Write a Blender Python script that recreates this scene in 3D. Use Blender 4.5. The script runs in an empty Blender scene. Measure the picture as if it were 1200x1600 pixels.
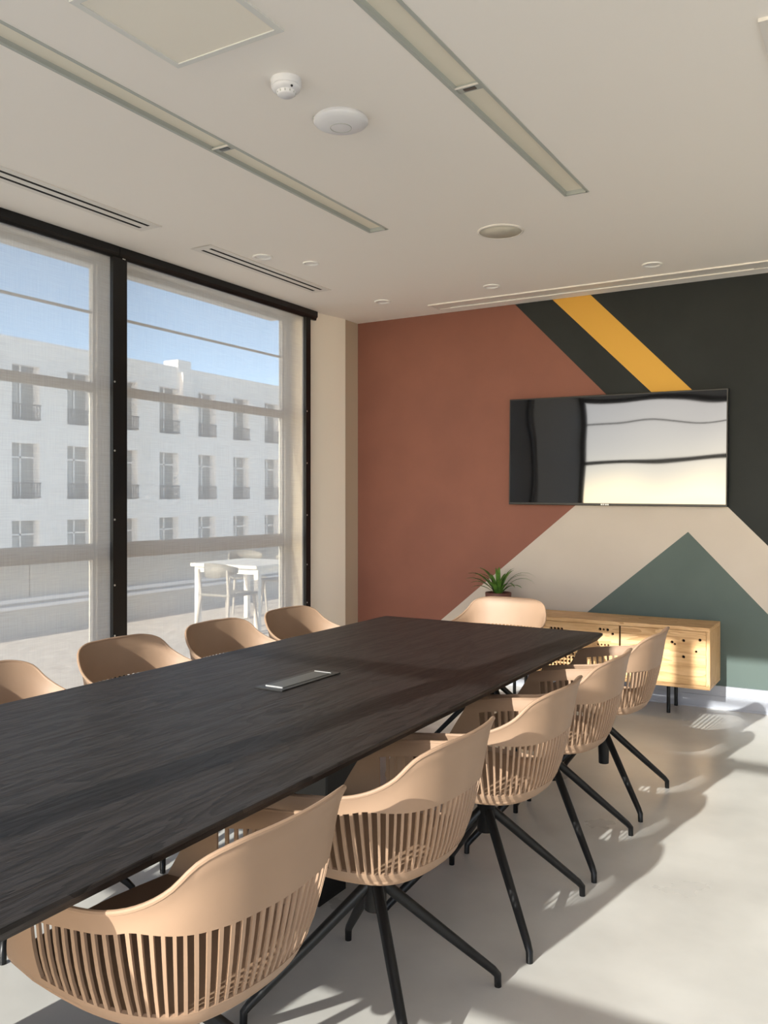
import bpy, bmesh, math, random
from mathutils import Vector, Matrix
random.seed(7)
SC = bpy.context.scene
COL = SC.collection
R = math.radians

# ------------------------------------------------------------------ camera
F_PX, H_EYE, HEAD = 1341.0, 1.42, 30.66
cam_d = bpy.data.cameras.new('camera')
cam = bpy.data.objects.new('camera', cam_d)
COL.objects.link(cam)
cam.location = (0, 0, H_EYE)
cam.rotation_euler = (R(90), 0, R(HEAD))
cam_d.sensor_fit = 'HORIZONTAL'
cam_d.sensor_width = 36.0
cam_d.lens = 36.0 * F_PX / 1200.0
cam_d.shift_y = -17.0 / 1200.0
cam_d.clip_start = 0.02
SC.camera = cam

# ------------------------------------------------------------------ sky and sun
SUN_DIR = Vector((0.084, 0.93, -0.357)).normalized()
world = bpy.data.worlds.new('world')
SC.world = world
world.use_nodes = True
wn = world.node_tree.nodes
wn.clear()
w_out = wn.new('ShaderNodeOutputWorld')
w_bg = wn.new('ShaderNodeBackground')
w_sky = wn.new('ShaderNodeTexSky')
w_sky.sky_type = 'NISHITA'
w_sky.sun_disc = False
w_sky.sun_elevation = R(21)
w_sky.sun_rotation = R(185)
w_sky.air_density = 0.3
w_sky.dust_density = 0.35
w_sky.ozone_density = 0.8
w_bg.inputs['Strength'].default_value = 0.45
w_wb = wn.new('ShaderNodeMix')            # camera white balance, the same over the whole sky
w_wb.data_type = 'RGBA'
w_wb.blend_type = 'MULTIPLY'
w_wb.inputs[0].default_value = 1.0
w_wb.inputs[7].default_value = (1.08, 1.0, 0.87, 1)
world.node_tree.links.new(w_sky.outputs[0], w_wb.inputs[6])
world.node_tree.links.new(w_wb.outputs[2], w_bg.inputs[0])
world.node_tree.links.new(w_bg.outputs[0], w_out.inputs[0])

sun_d = bpy.data.lights.new('sun', 'SUN')
sun_d.energy = 6.0
sun_d.angle = R(0.53)
sun_d.color = (1.0, 0.955, 0.895)
sun = bpy.data.objects.new('sun', sun_d)
COL.objects.link(sun)
sun.rotation_euler = SUN_DIR.to_track_quat('-Z', 'Y').to_euler()
sun.location = (0, -6, 8)

SC.view_settings.view_transform = 'Standard'
SC.view_settings.look = 'None'
SC.view_settings.gamma = 1.0
SC.view_settings.use_curve_mapping = False
SC.view_settings.exposure = 0.47
SC.cycles.max_bounces = 10
SC.cycles.diffuse_bounces = 6
SC.cycles.transparent_max_bounces = 12
SC.cycles.sample_clamp_indirect = 4.0


# ------------------------------------------------------------------ materials
def mat(name, color, rough=0.5, metal=0.0, spec=0.5, coat=0.0, emit=None, ior=None):
    m = bpy.data.materials.new(name)
    m.use_nodes = True
    b = m.node_tree.nodes['Principled BSDF']
    b.inputs['Base Color'].default_value = (*color, 1)
    b.inputs['Roughness'].default_value = rough
    b.inputs['Metallic'].default_value = metal
    b.inputs['Specular IOR Level'].default_value = spec
    b.inputs['Coat Weight'].default_value = coat
    if ior:
        b.inputs['IOR'].default_value = ior
    if emit:
        b.inputs['Emission Color'].default_value = (*emit[0], 1)
        b.inputs['Emission Strength'].default_value = emit[1]
    return m


def noise_color(m, c1, c2, scale=(1, 1, 1), nscale=4.0, detail=6.0, lo=0.35, hi=0.65, bump=0.0, rough=None, dist=0.0, bump_dist=0.01):
    """mix two colours by stretched noise in object space, optional bump and roughness range"""
    nt = m.node_tree
    n, l = nt.nodes, nt.links
    b = n['Principled BSDF']
    tc = n.new('ShaderNodeTexCoord')
    mp = n.new('ShaderNodeMapping')
    mp.inputs['Scale'].default_value = scale
    nz = n.new('ShaderNodeTexNoise')
    nz.inputs['Scale'].default_value = nscale
    nz.inputs['Detail'].default_value = detail
    nz.inputs['Distortion'].default_value = dist
    rp = n.new('ShaderNodeValToRGB')
    rp.color_ramp.elements[0].position = lo
    rp.color_ramp.elements[0].color = (*c1, 1)
    rp.color_ramp.elements[1].position = hi
    rp.color_ramp.elements[1].color = (*c2, 1)
    l.new(tc.outputs['Object'], mp.inputs[0])
    l.new(mp.outputs[0], nz.inputs['Vector'])
    l.new(nz.outputs['Fac'], rp.inputs[0])
    l.new(rp.outputs[0], b.inputs['Base Color'])
    if bump:
        bp = n.new('ShaderNodeBump')
        bp.inputs['Strength'].default_value = bump
        bp.inputs['Distance'].default_value = bump_dist
        l.new(nz.outputs['Fac'], bp.inputs['Height'])
        l.new(bp.outputs[0], b.inputs['Normal'])
    if rough:
        mr = n.new('ShaderNodeMapRange')
        mr.inputs['To Min'].default_value = rough[0]
        mr.inputs['To Max'].default_value = rough[1]
        l.new(nz.outputs['Fac'], mr.inputs[0])
        l.new(mr.outputs[0], b.inputs['Roughness'])
    return m


M = {}
M['ceiling'] = mat('ceiling_paint', (0.93, 0.885, 0.82), 0.9)
M['cream'] = noise_color(mat('cream_paint', (0.50, 0.445, 0.39), 0.8), (0.487, 0.433, 0.379), (0.513, 0.457, 0.401), nscale=3)
M['rust'] = noise_color(mat('rust_paint', (0.22, 0.085, 0.058), 0.8), (0.212, 0.082, 0.056), (0.232, 0.090, 0.061), nscale=3)
M['charcoal'] = noise_color(mat('charcoal_paint', (0.022, 0.0245, 0.024), 0.8, spec=0.3), (0.020, 0.0225, 0.022), (0.024, 0.027, 0.0265), nscale=3)
M['yellow'] = mat('yellow_paint', (0.62, 0.34, 0.05), 0.75)
M['teal'] = noise_color(mat('grey_green_paint', (0.1, 0.14, 0.125), 0.75), (0.075, 0.105, 0.098), (0.085, 0.117, 0.109), nscale=3)
M['pier'] = mat('pier_paint', (0.93, 0.86, 0.74), 0.85)
M['pier_dark'] = mat('pier_return_dark', (0.52, 0.42, 0.31), 0.85)  # darker, browner tone for the narrow return strip
M['plaster'] = mat('plaster_wall', (0.90, 0.87, 0.83), 0.9)
M['black'] = mat('black_powder_coat', (0.005, 0.005, 0.0055), 0.40, spec=0.4)
M['blackmatt'] = mat('black_matt', (0.012, 0.012, 0.012), 0.6)
M['shade_fill'] = mat('dark_shade_fill', (0.01, 0.008, 0.007), 0.9)  # near-black colour standing in for shade in slots and recesses
M['skirting'] = mat('skirting_grey', (0.40, 0.42, 0.48), 0.45)
M['white'] = mat('white_plastic', (0.78, 0.78, 0.80), 0.4)
M['whiteframe'] = mat('white_metal', (0.80, 0.76, 0.70), 0.5)
M['greyframe'] = mat('grey_metal', (0.46, 0.48, 0.44), 0.5)
M['diffuser'] = mat('cream_diffuser', (0.86, 0.81, 0.67), 0.5)
M['alu'] = mat('pale_grey_aluminium', (0.52, 0.51, 0.49), 0.5)
M['steel'] = mat('brushed_steel', (0.20, 0.205, 0.20), 0.42, metal=0.85)
M['gunmetal'] = mat('gunmetal', (0.05, 0.05, 0.05), 0.4, metal=0.6)
M['screw'] = mat('screw_steel', (0.8, 0.8, 0.8), 0.3, metal=0.7)
M['leaf'] = noise_color(mat('leaf_green', (0.05, 0.13, 0.02), 0.45), (0.045, 0.12, 0.016), (0.12, 0.25, 0.04), nscale=18)
M['pot'] = mat('brown_pot', (0.13, 0.045, 0.032), 0.55)
M['soil'] = mat('soil', (0.02, 0.013, 0.009), 0.95)
M['brick'] = noise_color(mat('pale_brick', (0.90, 0.88, 0.87), 0.9), (0.84, 0.81, 0.79), (0.93, 0.91, 0.90), scale=(1, 1, 6), nscale=1.2, detail=8)
M['farwin'] = mat('far_window', (0.30, 0.30, 0.29), 0.4)
M['curtain'] = mat('far_curtain', (0.50, 0.50, 0.49), 0.9)
M['railing'] = mat('far_railing', (0.06, 0.06, 0.06), 0.6)
M['paver'] = noise_color(mat('terrace_stone', (0.66, 0.60, 0.54), 0.9), (0.60, 0.54, 0.49), (0.86, 0.80, 0.74), scale=(5, 1.2, 1), nscale=5, detail=8, bump=0.6)
M['parapet'] = mat('parapet_render', (0.56, 0.55, 0.53), 0.85)
M['ledge'] = mat('ledge_white', (0.85, 0.88, 0.94), 0.7)
M['outwhite'] = mat('outdoor_white', (0.88, 0.88, 0.86), 0.6)
M['outgrey'] = mat('outdoor_grey', (0.26, 0.26, 0.25), 0.6)
M['outwood'] = mat('outdoor_grey_wood', (0.44, 0.42, 0.40), 0.7)
M['ground'] = mat('street', (0.74, 0.72, 0.70), 0.9)
M['lamp'] = mat('downlight_lamp', (0.85, 0.8, 0.7), 0.4, emit=((1.0, 0.85, 0.65), 2.5))
M['lamplow'] = mat('downlight_lamp_low', (0.8, 0.75, 0.66), 0.4, emit=((1.0, 0.87, 0.7), 0.5))
M['lampoff'] = mat('downlight_lamp_off', (0.45, 0.44, 0.42), 0.3)
M['downring'] = mat('downlight_rim', (0.92, 0.90, 0.86), 0.4)
M['logo'] = mat('logo_silver', (0.85, 0.85, 0.82), 0.4)

# tan moulded plastic of the chairs
M['tan'] = noise_color(mat('tan_plastic', (0.33, 0.215, 0.142), 0.5, spec=0.35), (0.315, 0.205, 0.135), (0.345, 0.225, 0.15), nscale=6, rough=(0.46, 0.56))

# polished concrete
fm = noise_color(mat('polished_concrete', (0.5, 0.48, 0.44), 0.35), (0.565, 0.548, 0.52), (0.68, 0.662, 0.63), nscale=2.2, detail=10, lo=0.36, hi=0.64, rough=(0.22, 0.38))
M['floor'] = fm


def wood(name, dark, mid, light, axis_scale, wscale, rough, spec=0.5, bump=0.15, fine=60.0, dist=3.0):
    """plank timber: long drawn cathedral rings plus fine pores"""
    m = mat(name, mid, rough, spec=spec)
    nt = m.node_tree
    n, l = nt.nodes, nt.links
    b = n['Principled BSDF']
    tc = n.new('ShaderNodeTexCoord')
    mp = n.new('ShaderNodeMapping')
    mp.inputs['Scale'].default_value = axis_scale
    l.new(tc.outputs['Object'], mp.inputs[0])
    nz = n.new('ShaderNodeTexNoise')
    nz.inputs['Scale'].default_value = wscale
    nz.inputs['Detail'].default_value = 3
    nz.inputs['Distortion'].default_value = 0.4
    l.new(mp.outputs[0], nz.inputs['Vector'])
    mul = n.new('ShaderNodeMath'); mul.operation = 'MULTIPLY'; mul.inputs[1].default_value = 9.0 * dist / 3.0
    fr = n.new('ShaderNodeMath'); fr.operation = 'FRACT'
    l.new(nz.outputs['Fac'], mul.inputs[0]); l.new(mul.outputs[0], fr.inputs[0])
    fine_n = n.new('ShaderNodeTexNoise')
    fine_n.inputs['Scale'].default_value = fine
    fine_n.inputs['Detail'].default_value = 4
    l.new(mp.outputs[0], fine_n.inputs['Vector'])
    mx = n.new('ShaderNodeMath'); mx.operation = 'MULTIPLY_ADD'
    mx.inputs[1].default_value = 0.55
    l.new(fr.outputs[0], mx.inputs[0])
    sc2 = n.new('ShaderNodeMath'); sc2.operation = 'MULTIPLY'; sc2.inputs[1].default_value = 0.5
    l.new(fine_n.outputs['Fac'], sc2.inputs[0]); l.new(sc2.outputs[0], mx.inputs[2])
    rp = n.new('ShaderNodeValToRGB')
    e = rp.color_ramp.elements
    e[0].position = 0.15; e[0].color = (*light, 1)
    e[1].position = 0.85; e[1].color = (*dark, 1)
    k = rp.color_ramp.elements.new(0.5); k.color = (*mid, 1)
    l.new(mx.outputs[0], rp.inputs[0])
    l.new(rp.outputs[0], b.inputs['Base Color'])
    bp = n.new('ShaderNodeBump'); bp.inputs['Strength'].default_value = bump; bp.inputs['Distance'].default_value = 0.004
    l.new(mx.outputs[0], bp.inputs['Height']); l.new(bp.outputs[0], b.inputs['Normal'])
    return m


M['darkwood'] = wood('dark_stained_oak', (0.008, 0.0065, 0.006), (0.0245, 0.020, 0.0185), (0.038, 0.0315, 0.029), (6.5, 0.8, 1), 1.7, 0.46, spec=0.22, bump=0.35, fine=44, dist=4.0)
M['oak'] = wood('light_oak', (0.50, 0.27, 0.11), (0.68, 0.42, 0.20), (0.77, 0.51, 0.27), (0.5, 3, 5.0), 2.0, 0.5, bump=0.05, fine=30)
M['oakv'] = wood('light_oak_upright', (0.50, 0.27, 0.11), (0.68, 0.42, 0.20), (0.77, 0.51, 0.27), (6, 6, 0.6), 2.0, 0.5, bump=0.05, fine=30)


def glass_mat():
    m = bpy.data.materials.new('window_glass')
    m.use_nodes = True
    n, l = m.node_tree.nodes, m.node_tree.links
    n.clear()
    o = n.new('ShaderNodeOutputMaterial')
    t = n.new('ShaderNodeBsdfTransparent'); t.inputs[0].default_value = (0.95, 0.97, 0.96, 1)
    g = n.new('ShaderNodeBsdfGlossy'); g.inputs['Roughness'].default_value = 0.0
    f = n.new('ShaderNodeFresnel')
    ge = n.new('ShaderNodeNewGeometry')
    mr = n.new('ShaderNodeMapRange'); mr.inputs['To Min'].default_value = 1.4; mr.inputs['To Max'].default_value = 1 / 1.4
    l.new(ge.outputs['Backfacing'], mr.inputs[0]); l.new(mr.outputs[0], f.inputs[0])
    x = n.new('ShaderNodeMixShader')
    l.new(f.outputs[0], x.inputs[0]); l.new(t.outputs[0], x.inputs[1]); l.new(g.outputs[0], x.inputs[2])
    l.new(x.outputs[0], o.inputs[0])
    return m


M['glass'] = glass_mat()


def blind_mat():
    """open-weave solar screen: threads that scatter light, gaps one sees through"""
    m = bpy.data.materials.new('screen_fabric')
    m.use_nodes = True
    n, l = m.node_tree.nodes, m.node_tree.links
    n.clear()
    o = n.new('ShaderNodeOutputMaterial')
    tr = n.new('ShaderNodeBsdfTransparent'); tr.inputs[0].default_value = (1.0, 0.92, 0.80, 1)
    df = n.new('ShaderNodeBsdfDiffuse'); df.inputs[0].default_value = (0.50, 0.475, 0.445, 1)
    tl = n.new('ShaderNodeBsdfTranslucent'); tl.inputs[0].default_value = (0.84, 0.79, 0.73, 1)
    ab = n.new('ShaderNodeMixShader'); ab.inputs[0].default_value = 0.58
    mx = n.new('ShaderNodeMixShader')
    tc = n.new('ShaderNodeTexCoord')
    fac = []
    for sc in ((1, 420, 6.0), (1, 6.0, 420)):
        mp = n.new('ShaderNodeMapping'); mp.inputs['Scale'].default_value = sc
        nz = n.new('ShaderNodeTexNoise'); nz.inputs['Scale'].default_value = 1.0; nz.inputs['Detail'].default_value = 2
        l.new(tc.outputs['Object'], mp.inputs[0]); l.new(mp.outputs[0], nz.inputs['Vector'])
        fac.append(nz)
    ad = n.new('ShaderNodeMath'); ad.operation = 'ADD'
    l.new(fac[0].outputs['Fac'], ad.inputs[0]); l.new(fac[1].outputs['Fac'], ad.inputs[1])
    mr = n.new('ShaderNodeMapRange')
    mr.inputs['From Min'].default_value = 0.7; mr.inputs['From Max'].default_value = 1.3
    mr.inputs['To Min'].default_value = 0.43; mr.inputs['To Max'].default_value = 0.56
    l.new(ad.outputs[0], mr.inputs[0])
    l.new(df.outputs[0], ab.inputs[1]); l.new(tl.outputs[0], ab.inputs[2])
    l.new(mr.outputs[0], mx.inputs[0]); l.new(tr.outputs[0], mx.inputs[2]); l.new(ab.outputs[0], mx.inputs[1])
    l.new(mx.outputs[0], o.inputs[0])
    return m


M['blind'] = blind_mat()


def screen_mat():
    m = mat('tv_glass', (0.006, 0.006, 0.007), 0.03, spec=0.5, ior=1.7)
    n, l = m.node_tree.nodes, m.node_tree.links
    b = n['Principled BSDF']
    tc = n.new('ShaderNodeTexCoord')
    nz = n.new('ShaderNodeTexNoise'); nz.inputs['Scale'].default_value = 2.2; nz.inputs['Detail'].default_value = 0
    bp = n.new('ShaderNodeBump'); bp.inputs['Strength'].default_value = 0.06; bp.inputs['Distance'].default_value = 0.05
    l.new(tc.outputs['Object'], nz.inputs['Vector']); l.new(nz.outputs['Fac'], bp.inputs['Height']); l.new(bp.outputs[0], b.inputs['Normal'])
    return m


M['screen'] = screen_mat()


# ------------------------------------------------------------------ mesh helpers
def link_mesh(name, verts, faces, m, parent=None, smooth=False, kind=None, mats=None, midx=None):
    me = bpy.data.meshes.new(name)
    me.from_pydata([tuple(v) for v in verts], [], faces)
    for x in (mats or [m]):
        me.materials.append(x)
    if midx:
        me.polygons.foreach_set('material_index', midx)
    if smooth:
        me.polygons.foreach_set('use_smooth', [True] * len(me.polygons))
    me.update()
    o = bpy.data.objects.new(name, me)
    COL.objects.link(o)
    if parent:
        o.parent = parent
    if kind:
        o['kind'] = kind
    return o


class MB:
    """collects simple shapes and links them as one mesh object"""
    def __init__(self):
        self.v, self.f, self.s = [], [], []

    def add(self, verts, faces, smooth=False):
        k = len(self.v)
        self.v += [tuple(x) for x in verts]
        self.f += [tuple(i + k for i in f) for f in faces]
        self.s += [smooth] * len(faces)
        return self

    def box(self, x0, x1, y0, y1, z0, z1):
        v = [(x, y, z) for z in (z0, z1) for y in (y0, y1) for x in (x0, x1)]
        f = [(0, 2, 3, 1), (4, 5, 7, 6), (0, 1, 5, 4), (1, 3, 7, 5), (3, 2, 6, 7), (2, 0, 4, 6)]
        return self.add(v, f)

    def bbox(self, x0, x1, y0, y1, z0, z1, b=0.003):
        """box with a small chamfer on every edge"""
        bm = bmesh.new()
        vs = [bm.verts.new((x, y, z)) for z in (z0, z1) for y in (y0, y1) for x in (x0, x1)]
        for f in [(0, 2, 3, 1), (4, 5, 7, 6), (0, 1, 5, 4), (1, 3, 7, 5), (3, 2, 6, 7), (2, 0, 4, 6)]:
            bm.faces.new([vs[i] for i in f])
        bmesh.ops.bevel(bm, geom=list(bm.edges), offset=b, segments=1, affect='EDGES')
        bm.verts.index_update()
        self.add([v.co.copy() for v in bm.verts], [tuple(v.index for v in f.verts) for f in bm.faces])
        bm.free()
        return self

    def tube(self, pts, rad, n=10, caps=True):
        pts = [Vector(p) for p in pts]
        if not isinstance(rad, (list, tuple)):
            rad = [rad] * len(pts)
        rings = []
        up = None
        for i, p in enumerate(pts):
            a = pts[max(i - 1, 0)]
            b = pts[min(i + 1, len(pts) - 1)]
            if 0 < i < len(pts) - 1:
                t = ((p - a).normalized() + (b - p).normalized()).normalized()
            else:
                t = (b - a).normalized()
            if up is None:
                up = Vector((0, 0, 1)) if abs(t.z) < 0.9 else Vector((1, 0, 0))
            u = t.cross(up).normalized()
            w = u.cross(t).normalized()
            up = w
            rings.append([p + (u * math.cos(2 * math.pi * k / n) + w * math.sin(2 * math.pi * k / n)) * rad[i] for k in range(n)])
        v = [q for r in rings for q in r]
        f = []
        for i in range(len(rings) - 1):
            for k in range(n):
                f.append((i * n + k, i * n + (k + 1) % n, (i + 1) * n + (k + 1) % n, (i + 1) * n + k))
        self.add(v, f, True)
        if caps:
            self.add(rings[0], [tuple(range(n - 1, -1, -1))])
            self.add(rings[-1], [tuple(range(n))])
        return self

    def lathe(self, prof, c=(0, 0, 0), n=28, smooth=True):
        """profile of (radius, z) turned about the vertical through c"""
        v, f = [], []
        for r, z in prof:
            for k in range(n):
                a = 2 * math.pi * k / n
                v.append((c[0] + r * math.cos(a), c[1] + r * math.sin(a), c[2] + z))
        for i in range(len(prof) - 1):
            for k in range(n):
                f.append((i * n + k, i * n + (k + 1) % n, (i + 1) * n + (k + 1) % n, (i + 1) * n + k))
        self.add(v, f, smooth)
        if prof[0][0] > 1e-6:
            self.add(v[:n], [tuple(range(n - 1, -1, -1))])
        if prof[-1][0] > 1e-6:
            self.add(v[-n:], [tuple(range(n))])
        return self

    def prism(self, poly, z0, z1):
        n = len(poly)
        v = [(x, y, z0) for x, y in poly] + [(x, y, z1) for x, y in poly]
        f = [tuple(range(n - 1, -1, -1)), tuple(range(n, 2 * n))]
        f += [(i, (i + 1) % n, n + (i + 1) % n, n + i) for i in range(n)]
        return self.add(v, f)

    def build(self, name, m, parent=None, kind=None):
        o = link_mesh(name, self.v, self.f, m, parent, kind=kind)
        o.data.polygons.foreach_set('use_smooth', self.s)
        bm = bmesh.new(); bm.from_mesh(o.data)
        bmesh.ops.recalc_face_normals(bm, faces=bm.faces)
        bm.to_mesh(o.data); bm.free()
        return o


def tag(o, label, cat, group=None):
    o['label'] = label
    o['category'] = cat
    if group:
        o['group'] = group
    return o


def thing(name, label, cat, loc=(0, 0, 0), rz=0.0, group=None):
    o = bpy.data.objects.new(name, None)
    o.empty_display_size = 0.1
    COL.objects.link(o)
    o.location = loc
    o.rotation_euler = (0, 0, rz)
    return tag(o, label, cat, group)


def holed(us, vs, holes, place, depth, out_uv):
    """flat sheet over out_uv=(u0,u1,v0,v1) with rectangular holes whose sides run back by depth; place(u,v,d)->xyz"""
    u0, u1, v0, v1 = out_uv
    U = sorted(set([u0, u1] + [h[i] for h in holes for i in (0, 1) if u0 < h[i] < u1]))
    V = sorted(set([v0, v1] + [h[i] for h in holes for i in (2, 3) if v0 < h[i] < v1]))
    verts, faces = [], []
    for i in range(len(U) - 1):
        for j in range(len(V) - 1):
            cu, cv = (U[i] + U[i + 1]) / 2, (V[j] + V[j + 1]) / 2
            if any(h[0] < cu < h[1] and h[2] < cv < h[3] for h in holes):
                continue
            k = len(verts)
            verts += [place(U[i], V[j], 0), place(U[i + 1], V[j], 0), place(U[i + 1], V[j + 1], 0), place(U[i], V[j + 1], 0)]
            faces.append((k, k + 1, k + 2, k + 3))
    for h in holes:
        c = [(h[0], h[2]), (h[1], h[2]), (h[1], h[3]), (h[0], h[3])]
        for q in range(4):
            a, b = c[q], c[(q + 1) % 4]
            k = len(verts)
            verts += [place(*a, 0), place(*b, 0), place(*b, depth), place(*a, depth)]
            faces.append((k, k + 1, k + 2, k + 3))
    return verts, faces


# ------------------------------------------------------------------ room shell
YB, HC = 6.224, 2.942                    # back wall and ceiling height
XL, XR, YR = -3.95, 4.4, -0.30           # window side, far right wall, rear glazing

MB().box(-4.42, XR + 0.2, YR - 0.15, YB + 0.2, -0.25, 0.0).build('floor', M['floor'], kind='structure')

STRIPS = [(-2.49, 2.846, 'left'), (-1.3455, 2.892, 'right')]
ceil_holes = []
for cx, jy, s in STRIPS:
    ceil_holes.append((cx - 0.055, cx + 0.055, 0.45, 4.135))
VENTS = [(-3.478, -3.64, 1.55, 3.458), (-3.478, -3.64, 3.852, 5.12)]
SLOTS = [(-3.521, -3.543), (-3.584, -3.606)]
for a, b, y0, y1 in VENTS:
    for s0, s1 in SLOTS:
        ceil_holes.append((s1, s0, y0 + 0.055, y1 - 0.045))
DOWN = [(-3.376, 4.211, 0.062), (-3.20, 4.482, 0.052), (-3.345, 5.623, 0.064), (-2.443, 5.614, 0.060), (-1.331, 5.625, 0.064)]
for x, y, r in DOWN:
    q = r * 0.66
    ceil_holes.append((x - q, x + q, y - q, y + q))
v, f = holed(None, None, ceil_holes, lambda a, b, d: (a, b, HC + d), 0.09, (-4.42, XR + 0.2, YR - 0.15, YB + 0.2))
cl = MB().add(v, f)
cl.box(-4.42, XR + 0.2, YR - 0.15, YB + 0.2, HC + 0.09, HC + 0.35)
cl.build('ceiling', M['ceiling'], kind='structure')

# back wall with its painted shapes: one sheet cut along the paint lines
def half(p, a, b):
    return (b[0] - a[0]) * (p[1] - a[1]) - (b[1] - a[1]) * (p[0] - a[0])


LINES = dict(L1=((-2.511, 2.939), (-1.812, 2.211)), YL=((-2.212, 2.943), (-1.481, 2.199)), YR=((-1.922, 2.946), (-1.206, 2.199)),
             CL=((-3.147, 0.46), (-2.063, 1.363)), CR=((-0.955, 1.368), (-0.715, 1.121)),
             IL=((-1.946, 0.597), (-1.227, 1.206)), IR=((-1.227, 1.206), (-0.715, 0.665)))
bm = bmesh.new()
vs = [bm.verts.new((x, 0, z)) for x, z in ((XL, 0), (XR, 0), (XR, HC), (XL, HC))]
bm.faces.new(vs)
for a, b in list(LINES.values()) + [((-5.0, 2.0), (6.0, 2.0))]:
    d = Vector((b[0] - a[0], 0, b[1] - a[1])).normalized()
    bmesh.ops.bisect_plane(bm, geom=list(bm.verts) + list(bm.edges) + list(bm.faces), plane_co=(a[0], 0, a[1]), plane_no=(d.z, 0, -d.x))
bm.verts.index_update()
wv = [(v_.co.x, YB, v_.co.z) for v_ in bm.verts]
wf, wi = [], []
for fc in bm.faces:
    c = fc.calc_center_median()
    p = (c.x, c.z)
    if half(p, *LINES['IL']) < 0 and half(p, *LINES['IR']) < 0:
        k = 4
    elif half(p, *LINES['CL']) < 0 and half(p, *LINES['CR']) < 0:
        k = 1
    elif half(p, *LINES['L1']) < 0:
        k = 0
    elif c.z > 2.0 and half(p, *LINES['YL']) > 0 and half(p, *LINES['YR']) < 0:
        k = 2
    else:
        k = 3
    wf.append(tuple(x.index for x in fc.verts))
    wi.append(k)
bm.free()
n0 = len(wv)
wv += [(x, y, z) for z in (0, HC) for y in (YB + 0.001, YB + 0.2) for x in (XL - 0.4, XR + 0.2)]
for q in [(0, 2, 3, 1), (4, 5, 7, 6), (0, 1, 5, 4), (1, 3, 7, 5), (3, 2, 6, 7), (2, 0, 4, 6)]:
    wf.append(tuple(n0 + i for i in q)); wi.append(3)
link_mesh('wall_back', wv, wf, None, kind='structure', mats=[M['rust'], M['cream'], M['yellow'], M['charcoal'], M['teal']], midx=wi)

# the window side: pier between glazing and painted wall, solid run near the camera
MB().add([(-4.24, 5.60, 0), (-4.015, 5.60, 0), (-3.945, 6.02, 0), (-4.24, 6.02, 0), (-4.24, 5.60, HC), (-4.015, 5.60, HC), (-3.945, 6.02, HC), (-4.24, 6.02, HC)],
         [(0, 3, 2, 1), (4, 5, 6, 7), (0, 1, 5, 4), (1, 2, 6, 5), (2, 3, 7, 6), (3, 0, 4, 7)]).build('wall_left', M['pier'], kind='structure')
MB().box(-4.40, -3.9505, 6.021, YB + 0.0005, 0, HC).build('trim_1', M['pier_dark'], kind='structure')
MB().box(-4.40, -3.95, YR - 0.1, 1.60, 0, HC).build('wall_left', M['plaster'], kind='structure')  # unseen; replaces a blinded bay and keeps the television's reflection dark
MB().box(XR, XR + 0.2, YR - 0.15, YB + 0.2, 0, HC).build('wall_right', M['plaster'], kind='structure')
# head and sill band above the window wall
MB().box(-4.40, -4.06, 0.44, 5.60, 2.90, HC).build('trim_2', M['alu'], kind='structure')

# skirting on the painted wall: two stepped runs
bs = MB()
bs.box(XL, XR, YB - 0.014, YB, 0.0, 0.152)
bs.box(XL, XR, YB - 0.020, YB, 0.152, 0.158)
bs.box(XL, XR, YB - 0.022, YB, 0.012, 0.088)
bs.box(XL, XR, YB - 0.026, YB, 0.0, 0.014)
bs.build('baseboard_back', M['skirting'], kind='structure')

# rear glazing (behind the camera): lets the low sun in
rw = thing('window_3', '', 'window')
del rw['label'], rw['category']
rw['kind'] = 'structure'
for x0, x1 in ((-3.95, -3.88), (-1.79, -1.67), (0.30, 0.42), (2.40, 2.57), (4.25, 4.40)):
    MB().box(x0, x1, YR - 0.06, YR + 0.02, 0.0, HC).build('mullion', M['black'], rw)
for z0, z1 in ((0.0, 0.10), (0.968, 1.025), (1.99, 2.047), (2.55, 2.565), (2.87, HC)):
    MB().box(-3.95, 4.4, YR - 0.05, YR + 0.01, z0, z1).build('rail', M['black'], rw)
MB().box(-3.95, 4.4, YR - 0.028, YR - 0.022, 0.0, HC).build('pane', M['glass'], rw)

# window wall: two glazed bays
for i, (j0, o0, o1, j1) in enumerate(((1.61, 1.78, 3.60, 3.69), (3.69, 3.78, 5.49, 5.62))):
    w = bpy.data.objects.new('window_%d' % (i + 1), None)
    COL.objects.link(w)
    w['kind'] = 'structure'
    fr = MB()
    fr.box(-4.235, -4.20, j0, o0, 0, 2.90)
    fr.box(-4.235, -4.20, o1, j1, 0, 2.90)
    fr.box(-4.235, -4.20, o0, o1, 2.865, 2.90)
    fr.box(-4.235, -4.20, o0, o1, 0.0, 0.06)
    fr.box(-4.20, -4.17, o0 - 0.045, o0 - 0.03, 0, 2.88)
    fr.box(-4.20, -4.185, o1 + 0.02, o1 + 0.035, 0, 2.88)
    fr.build('frame', M['alu'], w)
    MB().box(-4.235, -4.205, o0, o1, 2.085, 2.145).build('rail', M['alu'], w)
    MB().box(-4.235, -4.205, o0, o1, 1.060, 1.160).build('rail', M['alu'], w)
    MB().box(-4.23, -4.215, o0, o1, 2.567, 2.582).build('glazing_bar', M['alu'], w)
    for z0, z1 in ((0.06, 1.06), (1.16, 2.085), (2.145, 2.567), (2.582, 2.865)):
        MB().box(-4.226, -4.220, o0, o1, z0, z1).build('pane', M['glass'], w)

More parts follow.
